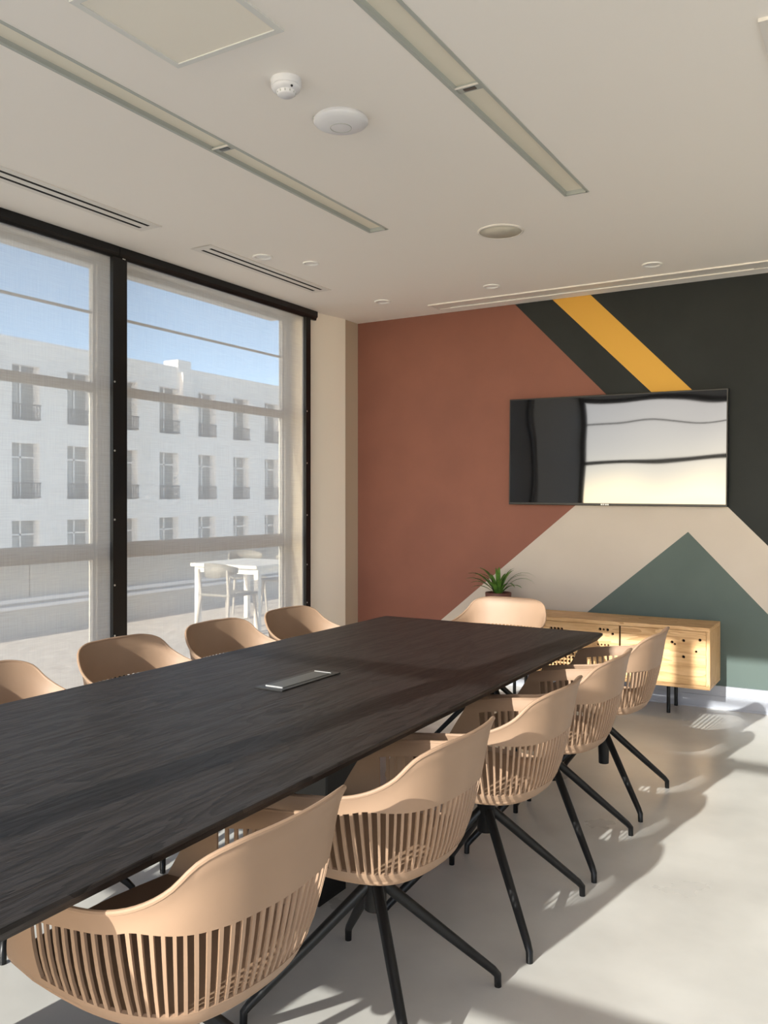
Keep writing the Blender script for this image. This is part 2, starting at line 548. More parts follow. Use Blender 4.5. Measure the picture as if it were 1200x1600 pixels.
# ------------------------------------------------------------------ roller blinds
for (y0, y1, lab, ch) in ((3.612, 5.66, 'roller blind drawn over the right window bay, next to the beige pier', (3.667, 5.505)),
                          (1.62, 3.608, 'roller blind drawn over the left window bay, cut by the photo edge', (1.70, 3.558))):
    b = thing('roller_blind', lab, 'blind', (-3.98, (y0 + y1) / 2, 0), 0, 'drawn roller blinds on the window wall')
    oy = (y0 + y1) / 2
    fa = MB()
    prof = [(0.006, 2.941), (0.006, 2.90), (-0.004, 2.888), (-0.010, 2.872), (-0.045, 2.872), (-0.045, 2.941)]
    n = len(prof)
    vv = [(p[0], y0 - oy, p[1]) for p in prof] + [(p[0], y1 - oy, p[1]) for p in prof]
    fa.add(vv, [tuple(range(n)), tuple(range(2 * n - 1, n - 1, -1))] + [(i, i + n, (i + 1) % n + n, (i + 1) % n) for i in range(n)])
    fa.build('fascia', M['black'], b)
    MB().box(-0.034, 0.003, ch[0] - 0.055 - oy, ch[0] - oy, 0, 2.874).build('side_channel', M['black'], b)
    MB().box(-0.034, 0.003, ch[1] - oy, ch[1] + (0.061 if y0 > 3 else 0.054) - oy, 0, 2.874).build('side_channel', M['black'], b)
    link_mesh('fabric', [(-0.022, ch[0] - oy, 0.02), (-0.022, ch[1] - oy, 0.02), (-0.022, ch[1] - oy, 2.90), (-0.022, ch[0] - oy, 2.90)], [(0, 1, 2, 3)], M['blind'], b)
    MB().bbox(-0.032, -0.014, ch[0] + 0.004 - oy, ch[1] - 0.004 - oy, 0.012, 0.045).build('hem_bar', M['alu'], b)
    for z in (0.62, 0.92, 1.31, 1.72, 2.13):
        MB().tube([(0.003, ch[1] + 0.012 - oy, z), (0.006, ch[1] + 0.012 - oy, z)], 0.006, 8).build('screw', M['screw'], b)
    for q in (0.0, 0.012):
        MB().tube([(0.0, ch[0] - 0.03 - oy + q, 2.876), (0.004, ch[0] - 0.03 - oy + q, 2.872)], 0.004, 6).build('bracket_pin', M['screw'], b)

# ------------------------------------------------------------------ outside: terrace, parapet, street front
MB().box(-8.6, -4.43, -4, 16, -0.3, -0.02).build('terrace_floor', M['paver'], kind='structure')
pw = bpy.data.objects.new('parapet_wall', None); COL.objects.link(pw); pw['kind'] = 'structure'
MB().box(-8.25, -7.95, -2, 16, -0.02, 0.28).build('plinth', M['parapet'], pw)
MB().box(-8.25, -7.90, -2, 16, 0.28, 0.315).build('ledge', M['ledge'], pw)
MB().box(-8.25, -7.97, -2, 16, 0.315, 0.345).build('recess', M['parapet'], pw)
MB().box(-8.25, -7.93, -2, 16, 0.345, 0.385).build('ledge', M['ledge'], pw)
ys = [-2, 1.6, 3.9, 6.0, 8.9, 11.6, 16]
for a, b in zip(ys[:-1], ys[1:]):
    MB().box(-8.22, -7.99, a + 0.006, b - 0.006, 0.385, 0.748).build('panel', M['parapet'], pw)
MB().box(-8.25, -7.97, -2, 16, 0.748, 0.765).build('cap', M['ledge'], pw)
MB().box(-60, 60, -60, 90, -9.2, -9.0).build('street_ground', M['ground'], kind='structure')

# building across the street
bld = thing('apartment_building', 'pale brick building with rows of tall windows across the street', 'building', (-30, 0, -9))
cols = [21.72 + 2.65 * k for k in range(-5, 9)]
rows = [(-4.75, -2.5), (-1.62, 0.63), (1.51, 3.757), (4.668, 6.884)]
holes = [(y, y + 1.27, z0 + 9, z1 + 9) for y in cols for z0, z1 in rows]
v, f = holed(None, None, holes, lambda a, b, d: (-d, a, b), 0.45, (2, 62, 0, 16.86))
fb = MB().add(v, f)
fb.box(-9, -0.46, 2, 62, 0, 16.86)
fb.build('facade', M['brick'], bld)
MB().box(-9, 0.03, 2, 62, 16.86, 16.95).build('coping', M['brick'], bld)
MB().box(-0.9, 0.05, 30.85, 31.75, 16.6, 17.32).build('chimney', M['brick'], bld)
MB().box(-0.02, 0.22, 31.02, 31.75, 15.0, 16.7).build('pier', M['brick'], bld)
for y in cols:
    if y < 17 or y > 41:
        continue
    for ri, (z0, z1) in enumerate(rows):
        if ri == 0:
            continue
        w = MB().box(-0.445, -0.40, y, y + 1.27, z0 + 9, z1 + 9).build('window', M['farwin'], bld)
        MB().box(-0.40, -0.36, y + 0.60, y + 0.67, z0 + 9, z1 + 9).box(-0.40, -0.36, y, y + 1.27, z1 + 9 - 0.6, z1 + 9 - 0.53).build('window_frame', M['brick'], w)
        MB().box(-0.39, -0.37, y + 0.08, y + 0.55, z0 + 9.05, z1 + 9 - 0.65).build('curtain', M['curtain'], w)
        if ri > 1:
            rl = MB()
            for zz in (z0 + 9.05, z0 + 9.62):
                rl.box(0.02, 0.06, y + 0.0, y + 1.32, zz, zz + 0.04)
            for q in range(10):
                yy = y + 0.02 + q * 0.138
                rl.box(0.03, 0.05, yy, yy + 0.02, z0 + 9.05, z0 + 9.65)
            rl.build('railing', M['railing'], bld)

# terrace furniture
t = thing('outdoor_table', 'white square outdoor table standing on the terrace behind the blind', 'table', (-6.45, 7.85, -0.02))
MB().bbox(-0.50, 0.47, -0.50, 0.47, 0.69, 0.73, 0.006).build('tabletop', M['outwhite'], t)
MB().box(-0.45, 0.42, -0.46, 0.43, 0.63, 0.69).build('apron', M['outwhite'], t)
for sx in (-0.46, 0.41):
    for sy in (-0.47, 0.40):
        MB().bbox(sx, sx + 0.06, sy, sy + 0.06, 0, 0.69, 0.004).build('leg', M['outwhite'], t)


def outdoor_chair(label, loc, rz):
    c = thing('outdoor_chair', label, 'chair', loc, rz, 'outdoor chairs around the terrace table')
    for sx, sy, dx, dy in ((-0.21, -0.19, -0.06, -0.03), (-0.21, 0.19, -0.06, 0.03), (0.20, -0.19, 0.04, -0.03), (0.20, 0.19, 0.04, 0.03)):
        if sx < 0:
            MB().tube([(sx + dx, sy + dy, 0), (sx, sy, 0.45), (sx - 0.03, sy * 1.03, 0.72)], [0.014, 0.019, 0.014], 8).build('leg', M['outwood'], c)
        else:
            MB().tube([(sx + dx, sy + dy, 0), (sx, sy, 0.44)], [0.014, 0.019], 8).build('leg', M['outwood'], c)
    MB().bbox(-0.23, 0.24, -0.225, 0.225, 0.435, 0.465, 0.01).build('seat', M['outgrey'], c)
    vv, ff = [], []
    N = 10
    for s in (0, 1):
        for k in range(N + 1):
            a = R(-62 + 124 * k / N)
            rr = 0.285 + 0.018 * s
            e = math.cos(R(-90 + 180 * k / N)) ** 0.5 if 0 < k < N else 0.35
            for zz in (0.715 - 0.085 * e, 0.715 + 0.075 * e):
                vv.append((0.04 - rr * math.cos(a), rr * math.sin(a) * 0.86, zz))
    st = 2 * (N + 1)
    for k in range(N):
        a = 2 * k
        ff += [(a, a + 2, a + 3, a + 1), (st + a, st + a + 1, st + a + 3, st + a + 2), (a, st + a, st + a + 2, a + 2), (a + 1, a + 3, st + a + 3, st + a + 1)]
    ff += [(0, 1, st + 1, st), (st - 2, 2 * st - 2, 2 * st - 1, st - 1)]
    link_mesh('backrest', vv, ff, M['outgrey'], c, smooth=True)
    return c


outdoor_chair('grey outdoor chair in front of the white terrace table, seen from behind', (-6.13, 7.06, -0.02), R(90))
outdoor_chair('grey outdoor chair at the parapet end of the white terrace table, only its back showing', (-7.30, 8.78, -0.02), R(-40))
outdoor_chair('grey outdoor chair at the far side of the terrace table, beside the white panel', (-6.62, 8.72, -0.02), R(-90))
ps = MB()
v0 = [(-7.16, 9.35, -0.02), (-6.98, 9.35, -0.02), (-6.98, 9.41, -0.02), (-7.16, 9.41, -0.02), (-7.16, 9.35, 0.84), (-7.05, 9.35, 0.84), (-7.05, 9.41, 0.84), (-7.16, 9.41, 0.84)]
ps.add(v0, [(0, 3, 2, 1), (4, 5, 6, 7), (0, 1, 5, 4), (1, 2, 6, 5), (2, 3, 7, 6), (3, 0, 4, 7)])
tag(ps.build('terrace_screen', M['outwhite']), 'white tapering screen panel on the terrace, right of the outdoor table', 'screen')

# ------------------------------------------------------------------ ceiling fittings
def strip_light(cx, jy, s):
    lab = {'left': 'long recessed strip light in the ceiling, the one nearer the windows', 'right': 'long recessed strip light in the ceiling, the one nearer the television'}[s]
    t_ = thing('strip_light', lab, 'ceiling light', (cx, 2.3, HC), 0, 'recessed strip lights')
    y0, y1 = 0.45 - 2.3, 4.135 - 2.3
    jy -= 2.3
    w = 0.055
    fr = MB()
    for a, b in ((-w - 0.008, -w + 0.006), (w - 0.006, w + 0.008)):
        fr.box(a, b, y0 - 0.008, y1 + 0.008, -0.003, 0.0)
    fr.box(-w, w, y1 - 0.006, y1 + 0.008, -0.003, 0.0)
    fr.box(-w, w, y0 - 0.008, y0 + 0.006, -0.003, 0.0)
    # sloping inner cheeks
    for sg in (-1, 1):
        fr.add([(sg * (w - 0.002), y0, 0), (sg * (w - 0.002), y1, 0), (sg * (w - 0.011), y1, 0.016), (sg * (w - 0.011), y0, 0.016)], [(0, 1, 2, 3)])
    fr.add([(-w, y1 - 0.002, 0), (w, y1 - 0.002, 0), (w, y1 - 0.014, 0.016), (-w, y1 - 0.014, 0.016)], [(0, 1, 2, 3)])
    fr.build('frame', M['greyframe'], t_)
    MB().box(-w + 0.004, w - 0.004, y0, jy - 0.022, 0.014, 0.018).build('diffuser', M['diffuser'], t_)
    MB().box(-w + 0.004, w - 0.004, jy + 0.022, y1, 0.014, 0.018).build('diffuser', M['diffuser'], t_)
    j = MB().box(-w + 0.003, w - 0.003, jy - 0.022, jy + 0.022, 0.004, 0.017).build('joint_plate', M['greyframe'], t_)
    MB().box(-0.024, 0.024, jy - 0.008, jy + 0.010, 0.001, 0.005).build('clip', M['steel'], j)
    MB().box(-w + 0.004, w - 0.004, jy - 0.026, jy - 0.021, 0.0, 0.006).build('clip', M['whiteframe'], j)


for a in STRIPS:
    strip_light(*a)

for (a, b, y0, y1), lab in zip(VENTS, ('two-slot linear air vent in the ceiling above the left window bay', 'two-slot linear air vent in the ceiling above the right window bay')):
    t_ = thing('slot_vent', lab, 'vent', ((a + b) / 2, (y0 + y1) / 2, HC), 0, 'linear vents along the windows')
    cx, cy = (a + b) / 2, (y0 + y1) / 2
    hs = [(s1 - cx, s0 - cx, y0 + 0.055 - cy, y1 - 0.045 - cy) for s0, s1 in SLOTS]
    v, f = holed(None, None, hs, lambda p, q, d: (p, q, -0.004 + d), 0.004, (b - cx, a - cx, y0 - cy, y1 - cy))
    pl = MB().add(v, f)
    pl.box(a - cx - 0.004, a - cx, y0 - cy, y1 - cy, -0.006, 0)
    pl.build('plate', M['whiteframe'], t_)
    for h in hs:
        MB().box(h[0], h[1], h[2], h[3], -0.0036, 0.010).build('slot', M['shade_fill'], t_)  # near-black block fills the slot, its shade put in as colour

# white linear diffuser along the painted wall
t_ = thing('linear_diffuser', 'long white linear air diffuser in the ceiling beside the painted wall', 'vent', (-1.7, 5.99, HC))
dd = MB()
dd.box(-1.40, 1.42, -0.095, -0.080, -0.010, 0)
dd.box(-1.40, 1.42, 0.080, 0.095, -0.006, 0)
dd.box(-1.40, -1.385, -0.08, 0.08, -0.006, 0)
dd.box(1.40, 1.42, -0.08, 0.08, -0.006, 0)
dd.build('frame', M['whiteframe'], t_)
MB().box(-1.385, 1.40, -0.08, 0.08, -0.002, 0.0).build('plate', M['whiteframe'], t_)
MB().box(-1.28, 0.92, 0.060, 0.068, -0.012, -0.002).build('blade', M['whiteframe'], t_)
MB().box(-1.28, 0.92, 0.052, 0.059, -0.0025, -0.002).build('slot', M['greyframe'], t_)

# square framed panel
t_ = thing('ceiling_panel', 'square cream ceiling panel in a pale grey frame, cut by the top edge of the photo', 'ceiling light', (-1.92, 1.985, HC))
fr = MB()
S_ = 0.232
for a in ((-S_, S_, -S_, -S_ + 0.022), (-S_, S_, S_ - 0.022, S_), (-S_, -S_ + 0.022, -S_ + 0.022, S_ - 0.022), (S_ - 0.022, S_, -S_ + 0.022, S_ - 0.022)):
    fr.box(*a, -0.008, 0.0)
fr.build('frame', mat('panel_frame', (0.74, 0.74, 0.70), 0.5), t_)
MB().box(-S_ + 0.022, S_ - 0.022, -S_ + 0.022, S_ - 0.022, -0.004, 0.0).build('diffuser', mat('panel_diffuser', (0.90, 0.85, 0.74), 0.6), t_)

# smoke detector, access point, round speaker
t_ = thing('smoke_detector', 'small white stepped smoke detector on the ceiling', 'smoke detector', (-1.886, 2.488, HC))
MB().lathe([(0.0555, 0.0), (0.0555, -0.022), (0.053, -0.024)]).build('base', M['white'], t_)
MB().lathe([(0.052, -0.024), (0.0535, -0.028), (0.050, -0.037), (0.036, -0.043)]).build('cover', M['white'], t_)
MB().lathe([(0.036, -0.042), (0.033, -0.053), (0.027, -0.058), (0.0, -0.059)]).build('chamber', M['white'], t_)
for k in range(12):
    a = 2 * math.pi * k / 12
    c_, s_ = math.cos(a), math.sin(a)
    MB().tube([(0.0335 * c_, 0.0338 * s_, -0.045), (0.0335 * c_ * 0.985, 0.0335 * s_ * 0.985, -0.052)], 0.0022, 6).build('inlet', M['greyframe'], t_)
MB().tube([(0.040, -0.022, -0.036), (0.044, -0.0245, -0.042)], 0.004, 8).build('indicator', M['black'], t_)

t_ = thing('access_point', 'round white domed wireless access point on the ceiling', 'access point', (-1.886, 2.846, HC))
MB().lathe([(0.100, 0.0), (0.100, -0.010)], n=40).build('base', M['white'], t_)
MB().lathe([(0.109, -0.010), (0.1095, -0.016), (0.104, -0.023), (0.088, -0.031), (0.062, -0.037), (0.042, -0.0395)], n=40).build('dome', M['white'], t_)
MB().lathe([(0.0428, -0.0392), (0.0424, -0.0410), (0.0410, -0.0412), (0.0404, -0.0394)], n=40).build('groove', M['greyframe'], t_)
MB().lathe([(0.0405, -0.0396), (0.020, -0.0412), (0.0, -0.0415)], n=40).build('cap', M['white'], t_)
for a in (R(200), R(222)):
    MB().box(0.1085 * math.cos(a) - 0.003, 0.1085 * math.cos(a) + 0.003, 0.1085 * math.sin(a) - 0.003, 0.1085 * math.sin(a) + 0.003, -0.013, -0.003).build('notch', M['greyframe'], t_)

t_ = thing('ceiling_speaker', 'round ceiling speaker with a greyish cream grille', 'speaker', (-1.902, 4.496, HC))
MB().lathe([(0.130, 0.0), (0.130, -0.004), (0.122, -0.008), (0.118, -0.008), (0.117, -0.004)], n=40).build('rim', M['whiteframe'], t_)
MB().lathe([(0.118, -0.003), (0.118, -0.006), (0.0, -0.0065)], n=40).build('grille', mat('grille', (0.60, 0.57, 0.48), 0.7), t_)

DL = ['larger recessed downlight of the pair beside the right window vent', 'smaller recessed downlight of the pair by the windows, just right of its neighbour',
      'recessed downlight near the ceiling corner above the rust painted wall', 'middle recessed downlight in the row along the painted wall', 'recessed downlight above the dark wall, the only one with a glowing lamp']
for (x, y, r), lab in zip(DOWN, DL):
    t_ = thing('downlight', lab, 'ceiling light', (x, y, HC), 0, 'recessed ceiling downlights')
    MB().lathe([(r, 0.0), (r, -0.005), (r * 0.95, -0.008), (r * 0.76, -0.006), (r * 0.70, -0.001), (r * 0.62, 0.012), (r * 0.60, 0.035)], n=32).build('rim', M['downring'], t_)
    MB().lathe([(r * 0.62, 0.020), (r * 0.55, 0.016), (0.0, 0.014)], n=24).build('lamp', M['lamp'] if x > -2 else (M['lamplow'] if y > 5 else M['lampoff']), t_)

# corner of the air unit at the right edge
t_ = thing('air_grille', 'corner of a white framed air grille at the top right edge of the photo', 'vent', (-0.366 + 0.30, 2.93 + 0.30, HC))
fr = MB()
for a in ((-0.30, 0.30, -0.30, -0.275), (-0.30, 0.30, 0.275, 0.30), (-0.30, -0.275, -0.275, 0.275), (0.275, 0.30, -0.275, 0.275)):
    fr.box(*a, -0.012, 0)
fr.build('frame', M['whiteframe'], t_)
MB().box(-0.275, 0.275, -0.275, 0.275, -0.003, 0).build('backing', M['shade_fill'], t_)  # near-black sheet for the shade between the blades
for k in range(9):
    y = -0.245 + k * 0.06
    MB().box(-0.27, 0.27, y, y + 0.035, -0.010, -0.006).build('blade', M['whiteframe'], t_)

# ------------------------------------------------------------------ television
tv = thing('television', 'large flat black television hung on the painted wall', 'television', (-1.744, YB - 0.0, 1.789))
tv.rotation_euler = (0, R(0.55), R(0.45))
W_, T_ = 0.787, 0.402
MB().bbox(-W_, W_, -0.068, -0.030, -T_, T_, 0.003).build('housing', M['black'], tv)
MB().box(-0.45, 0.45, -0.031, -0.0, -0.25, 0.2).build('wall_mount', M['blackmatt'], tv)
MB().box(-W_ + 0.010, W_ - 0.010, -0.0695, -0.0675, -T_ + 0.017, T_ - 0.010).build('screen', M['screen'], tv)
lg = MB()
for k, wd in enumerate((0.012, 0.010, 0.013, 0.012)):
    x = -0.075 + 0.0155 * k
    lg.box(x, x + wd, -0.0700, -0.0678, -T_ + 0.003, -T_ + 0.012)
lg.build('badge', M['logo'], tv)

# ------------------------------------------------------------------ sideboard with pierced doors
SB = Vector((-1.877, 6.015, 0.0))
sb = thing('sideboard', 'light oak sideboard with pierced doors under the television', 'sideboard', SB)
hw, yf, yb = 0.866, -0.198, 0.185
MB().bbox(-hw, hw, yf, yb, 0.576, 0.602, 0.002).build('top_panel', M['oak'], sb)
MB().bbox(-hw, hw, yf, yb, 0.200, 0.224, 0.002).build('bottom_panel', M['oak'], sb)
for s in (-1, 1):
    x0 = s * hw - (0.024 if s > 0 else 0)
    MB().bbox(x0, x0 + 0.024, yf, yb, 0.224, 0.576, 0.001).build('side_panel', M['oakv'], sb)
MB().box(-hw + 0.024, hw - 0.024, yb - 0.012, yb - 0.004, 0.224, 0.576).build('back_panel', M['oak'], sb)
MB().box(-hw + 0.025, hw - 0.025, yf + 0.045, yf + 0.055, 0.2245, 0.5755).build('shade_sheet', M['shade_fill'], sb)  # black sheet added for the shade seen through the door holes


def pierced_door(x0, x1, holes, name='door'):
    o = MB().box(x0, x1, yf + 0.004, yf + 0.024, 0.2265, 0.5735).build(name, M['oak'], sb)
    if holes:
        c = MB()
        for hx, hz, r in holes:
            n = 10
            v = [(hx + r * math.cos(2 * math.pi * k / n), yf - 0.01, hz + r * math.sin(2 * math.pi * k / n)) for k in range(n)]
            v += [(p[0], yf + 0.04, p[2]) for p in v]
            c.add(v, [tuple(range(n)), tuple(range(2 * n - 1, n - 1, -1))] + [(k, k + n, (k + 1) % n + n, (k + 1) % n) for k in range(n)])
        co = c.build('cutter', M['shade_fill'], sb)
        bpy.context.view_layer.update()
        md = o.modifiers.new('cut', 'BOOLEAN')
        md.object = co
        md.operation = 'DIFFERENCE'
        md.solver = 'EXACT'
        dg = bpy.context.evaluated_depsgraph_get()
        me = bpy.data.meshes.new_from_object(o.evaluated_get(dg))
        o.modifiers.clear()
        o.data = me
        bpy.data.objects.remove(co, do_unlink=True)
    return o


d3 = [(-1.249, 0.493, .010), (-1.232, 0.481, .008), (-1.176, 0.508, .010), (-1.074, 0.520, .010), (-1.097, 0.443, .008), (-1.176, 0.402, .010)]
d2 = [(-1.728, 0.542, .010), (-1.703, 0.541, .008), (-1.676, 0.541, .010), (-1.641, 0.515, .009)]
d2 += [(-1.741 + 0.0235 * k, 0.436, .007) for k in range(4)]
d2 += [(-2.078 + 0.026 * k, 0.523, .010) for k in range(4)]
for i in range(13):
    for j in range(8):
        hx, hz = -2.155 + 0.0262 * i, 0.245 + 0.0275 * j
        if hz < 0.42 - 0.004 * i:
            d2.append((hx, hz, 0.0095))
d1 = [(-2.65 + 0.027 * i, 0.26 + 0.027 * j, 0.0095) for i in range(9) for j in range(4) if (i * 7 + j * 3) % 5]
d1 += [(-2.30 + 0.027 * i, 0.50, 0.0095) for i in range(4)]
xs = [-2.715, -2.171, -1.597]
for (a, b), hs in zip(((-2.716, -2.173), (-2.169, -1.598), (-1.586, -1.037)), (d1, d2, d3)):
    pierced_door(a - SB.x, b - SB.x, [(x - SB.x, z, r) for x, z, r in hs])
for x in (-2.40, -1.296):
    for y, in ((5.935,), (6.165,)):
        MB().tube([(x - SB.x, y - SB.y, 0.0), (x - SB.x, y - SB.y, 0.2)], 0.0125, 12).build('leg', M['black'], sb)
    MB().box(x - SB.x - 0.03, x - SB.x + 0.02, 5.925 - SB.y, 6.175 - SB.y, 0.188, 0.2).build('leg_bracket', M['black'], sb)

# potted plant on the sideboard
pl = thing('potted_plant', 'small green strappy plant in a brown pot on the sideboard', 'plant', (-2.556, 6.0, 0.602))
MB().lathe([(0.080, 0.0), (0.092, 0.008), (0.098, 0.128), (0.096, 0.132), (0.090, 0.130), (0.088, 0.115)], n=32).build('pot', M['pot'], pl)
MB().lathe([(0.0885, 0.110), (0.05, 0.118), (0.0, 0.122)], n=20).build('soil', M['soil'], pl)


def leaf(ang, length, rise, droop, width):
    """one arching strap leaf with a folded midrib"""
    n = 9
    v, f = [], []
    c_, s_ = math.cos(ang), math.sin(ang)
    x = z = 0.0
    el = rise
    st = length / (n - 1)
    for i in range(n):
        tt = i / (n - 1)
        w = width * (math.sin(math.pi * (0.12 + 0.88 * tt)) ** 0.7 if tt < 0.999 else 0.02)
        px = 0.018 + x
        for sd, up in ((-1, 0.25), (0, 0.0), (1, 0.25)):
            v.append((px * c_ - sd * w * s_, px * s_ + sd * w * c_, 0.115 + z + up * w))
        x += st * math.cos(el)
        z += st * math.sin(el)
        el -= droop / (n - 1) * (0.4 + 1.6 * tt)
    for i in range(n - 1):
        for q in (0, 1):
            a = 3 * i + q
            f.append((a, a + 1, a + 4, a + 3))
    o = link_mesh('leaf', v, f, M['leaf'], pl, smooth=True)
    return o


for a, ln, ri, dr, w in ((180, .27, 58, 80, .017), (195, .24, 50, 70, .017), (170, .25, 76, 85, .016), (200, .25, 82, 150, .012), (28, .33, 66, 135, .008), (20, .28, 56, 115, .011), (-15, .20, 45, 80, .015),
                         (25, .25, 66, 100, .010), (-60, .19, 68, 90, .014), (-90, .18, 60, 80, .015), (-120, .20, 66, 90, .014), (-150, .20, 52, 80, .016), (60, .20, 75, 60, .013), (110, .22, 80, 70, .013),
                         (-30, .20, 58, 110, .013), (210, .18, 40, 70, .016), (-75, .22, 82, 60, .011), (90, .18, 70, 60, .012), (-10, .22, 80, 60, .011), (135, .18, 60, 70, .014), (-105, .16, 80, 40, .012), (-170, .15, 70, 40, .013)):
    leaf(R(a), ln * 1.15, R(ri), R(dr), w * 1.1)

# ------------------------------------------------------------------ table
tb = thing('conference_table', 'long dark oak conference table running the length of the room', 'table', (-1.93, 2.4, 0))
y0, y1 = 0.20 - 2.4, 4.392 - 2.4
def near_x(y): return -1.1985 - 0.0245 * (y + 2.4) + 0.0022 * (y + 2.4) ** 2 * 0.6 + 1.93
def far_x(y): return -2.560 - 0.006 * (y + 2.4) + 1.93
outer = []
N = 12
for k in range(N + 1):
    y = y0 + (y1 - 0.03 - y0) * k / N
    outer.append((near_x(y), y))
cxn, cxf = near_x(y1), far_x(y1)
for a in (30, 60, 90):
    outer.append((cxn - 0.03 + 0.03 * math.cos(R(a)), y1 - 0.03 + 0.03 * math.sin(R(a))))
outer.append((cxf + 0.012, y1 - 0.008)); outer.append((cxf, y1 - 0.022))
for k in range(N + 1):
    y = y1 - 0.03 + (y0 - y1 + 0.03) * k / N
    outer.append((far_x(y), y))
def inset(poly, d):
    c = len(poly); r = []
    for i in range(c):
        p, a, b = Vector(poly[i]), Vector(poly[i - 1]), Vector(poly[(i + 1) % c])
        t1, t2 = (p - a), (b - p)
        t1 = t1.normalized() if t1.length > 1e-6 else t2.normalized(); t2 = t2.normalized() if t2.length > 1e-6 else t1
        n1, n2 = Vector((-t1.y, t1.x)), Vector((-t2.y, t2.x))
        m_ = (n1 + n2).normalized()
        r.append(tuple(p + m_ * d / max(0.35, m_.dot(n1))))
    return r
rings = [([p for p in inset(outer, 0.002)], 0.740), (outer, 0.738), (outer, 0.731), (inset(outer, 0.026), 0.704)]
vv, ff = [], []
n = len(outer)
for rg, z in rings:
    vv += [(x, y, z) for x, y in rg]
ff.append(tuple(range(n)))
for i in range(len(rings) - 1):
    for k in range(n):
        ff.append((i * n + k, (i + 1) * n + k, (i + 1) * n + (k + 1) % n, i * n + (k + 1) % n))
ff.append(tuple(range(len(rings) * n - 1, (len(rings) - 1) * n - 1, -1)))
link_mesh('tabletop', vv, ff, M['darkwood'], tb)
for py in (0.25, -1.55):
    p_ = MB().bbox(-0.17, 0.20, py - 0.13, py + 0.14, 0.08, 0.700, 0.006).build('pedestal', M['black'], tb)
    MB().tube([(0.185, py + 0.115, 0.09), (0.185, py + 0.115, 0.70)], 0.022, 12).build('post', M['black'], p_)
    # foot with rounded shoulders, extruded across the table
    prof = [(-0.085, 0.0), (0.085, 0.0), (0.085, 0.022), (0.070, 0.055), (0.040, 0.088), (0.0, 0.096), (-0.040, 0.088), (-0.070, 0.055), (-0.085, 0.022)]
    q = len(prof)
    v = [(x, py - 0.10 + a, z) for x in (-0.21, 0.205) for a, z in prof]
    MB().add(v, [tuple(range(q)), tuple(range(2 * q - 1, q - 1, -1))] + [(i, i + q, (i + 1) % q + q, (i + 1) % q) for i in range(q)]).build('foot', M['black'], tb)
MB().box(-0.30, 0.32, -1.6, 1.5, 0.66, 0.7035).build('under_frame', M['black'], tb)

# cable box let into the top
cb = thing('cable_box', 'grey metal cable box set into the dark tabletop', 'cable box', (-1.934, 2.634, 0.740))
fr = MB()
for a in ((-0.062, 0.062, -0.188, -0.160), (-0.062, 0.062, 0.160, 0.188), (-0.062, -0.042, -0.16, 0.16), (0.042, 0.062, -0.16, 0.16)):
    fr.bbox(*a, 0.0, 0.005, 0.001)
fr.build('frame', M['gunmetal'], cb)
MB().bbox(-0.039, 0.039, -0.152, 0.150, 0.0, 0.0065, 0.0015).build('lid', M['steel'], cb)
MB().bbox(-0.039, 0.039, -0.157, -0.1525, 0.0, 0.0085, 0.001).build('finger_pull', M['screw'], cb)
MB().bbox(-0.039, 0.039, 0.1515, 0.157, 0.0, 0.0080, 0.001).build('finger_pull', M['screw'], cb)

# ------------------------------------------------------------------ chairs
def cr(pts, u):
    """Catmull-Rom through pts, u in 0..len-1"""
    i = min(int(u), len(pts) - 2)
    t_ = u - i
    p0, p1, p2, p3 = pts[max(i - 1, 0)], pts[i], pts[i + 1], pts[min(i + 2, len(pts) - 1)]
    return Vector([0.5 * (2 * b + (c - a) * t_ + (2 * a - 5 * b + 4 * c - d) * t_ ** 2 + (-a + 3 * b - 3 * c + d) * t_ ** 3) for a, b, c, d in zip(p0, p1, p2, p3)])


# half outlines from the front tip round to the middle of the back: (forward, sideways, height)
RIM = [(0.190, 0.262, 0.640), (0.120, 0.278, 0.652), (0.020, 0.286, 0.666), (-0.070, 0.284, 0.677), (-0.145, 0.273, 0.699), (-0.205, 0.254, 0.734), (-0.250, 0.224, 0.784), (-0.284, 0.160, 0.806), (-0.298, 0.075, 0.809), (-0.303, 0.0, 0.810)]
BOT = [(0.282, 0.222, 0.458), (0.200, 0.236, 0.452), (0.100, 0.243, 0.447), (0.010, 0.244, 0.443), (-0.070, 0.234, 0.441), (-0.140, 0.210, 0.441), (-0.184, 0.170, 0.442), (-0.208, 0.114, 0.443), (-0.219, 0.058, 0.443), (-0.223, 0.0, 0.443)]


def full(half_pts):
    return half_pts + [(x, -y, z) for x, y, z in reversed(half_pts[:-1])]


def resampled(pts, n=400):
    raw = [cr(pts, (len(pts) - 1) * i / n) for i in range(n + 1)]
    s = [0.0]
    for a, b in zip(raw[:-1], raw[1:]):
        s.append(s[-1] + (b - a).length)
    def at(t_):
        d = max(0.0, min(1.0, t_)) * s[-1]
        lo, hi = 0, n
        while hi - lo > 1:
            m_ = (lo + hi) // 2
            if s[m_] <= d: lo = m_
            else: hi = m_
        k = (d - s[lo]) / (s[hi] - s[lo])
        return raw[lo].lerp(raw[hi], k)
    return at


rim_at, bot_at = resampled(full(RIM)), resampled(full(BOT))


def t_where(at, x):
    lo, hi = 0.0, 0.42
    for _ in range(40):
        m_ = (lo + hi) / 2
        if at(m_).x > x: lo = m_
        else: hi = m_
    return lo


T0 = t_where(rim_at, 0.150)       # solid front cheeks end here on the rim
# rim stations and the lower-outline stations straight below them, so the slats stand upright
KN = [(0.0, 0.0), (T0, t_where(bot_at, 0.128)), (t_where(rim_at, -0.10), t_where(bot_at, -0.100)), (t_where(rim_at, -0.225), t_where(bot_at, -0.172)), (0.5, 0.5)]


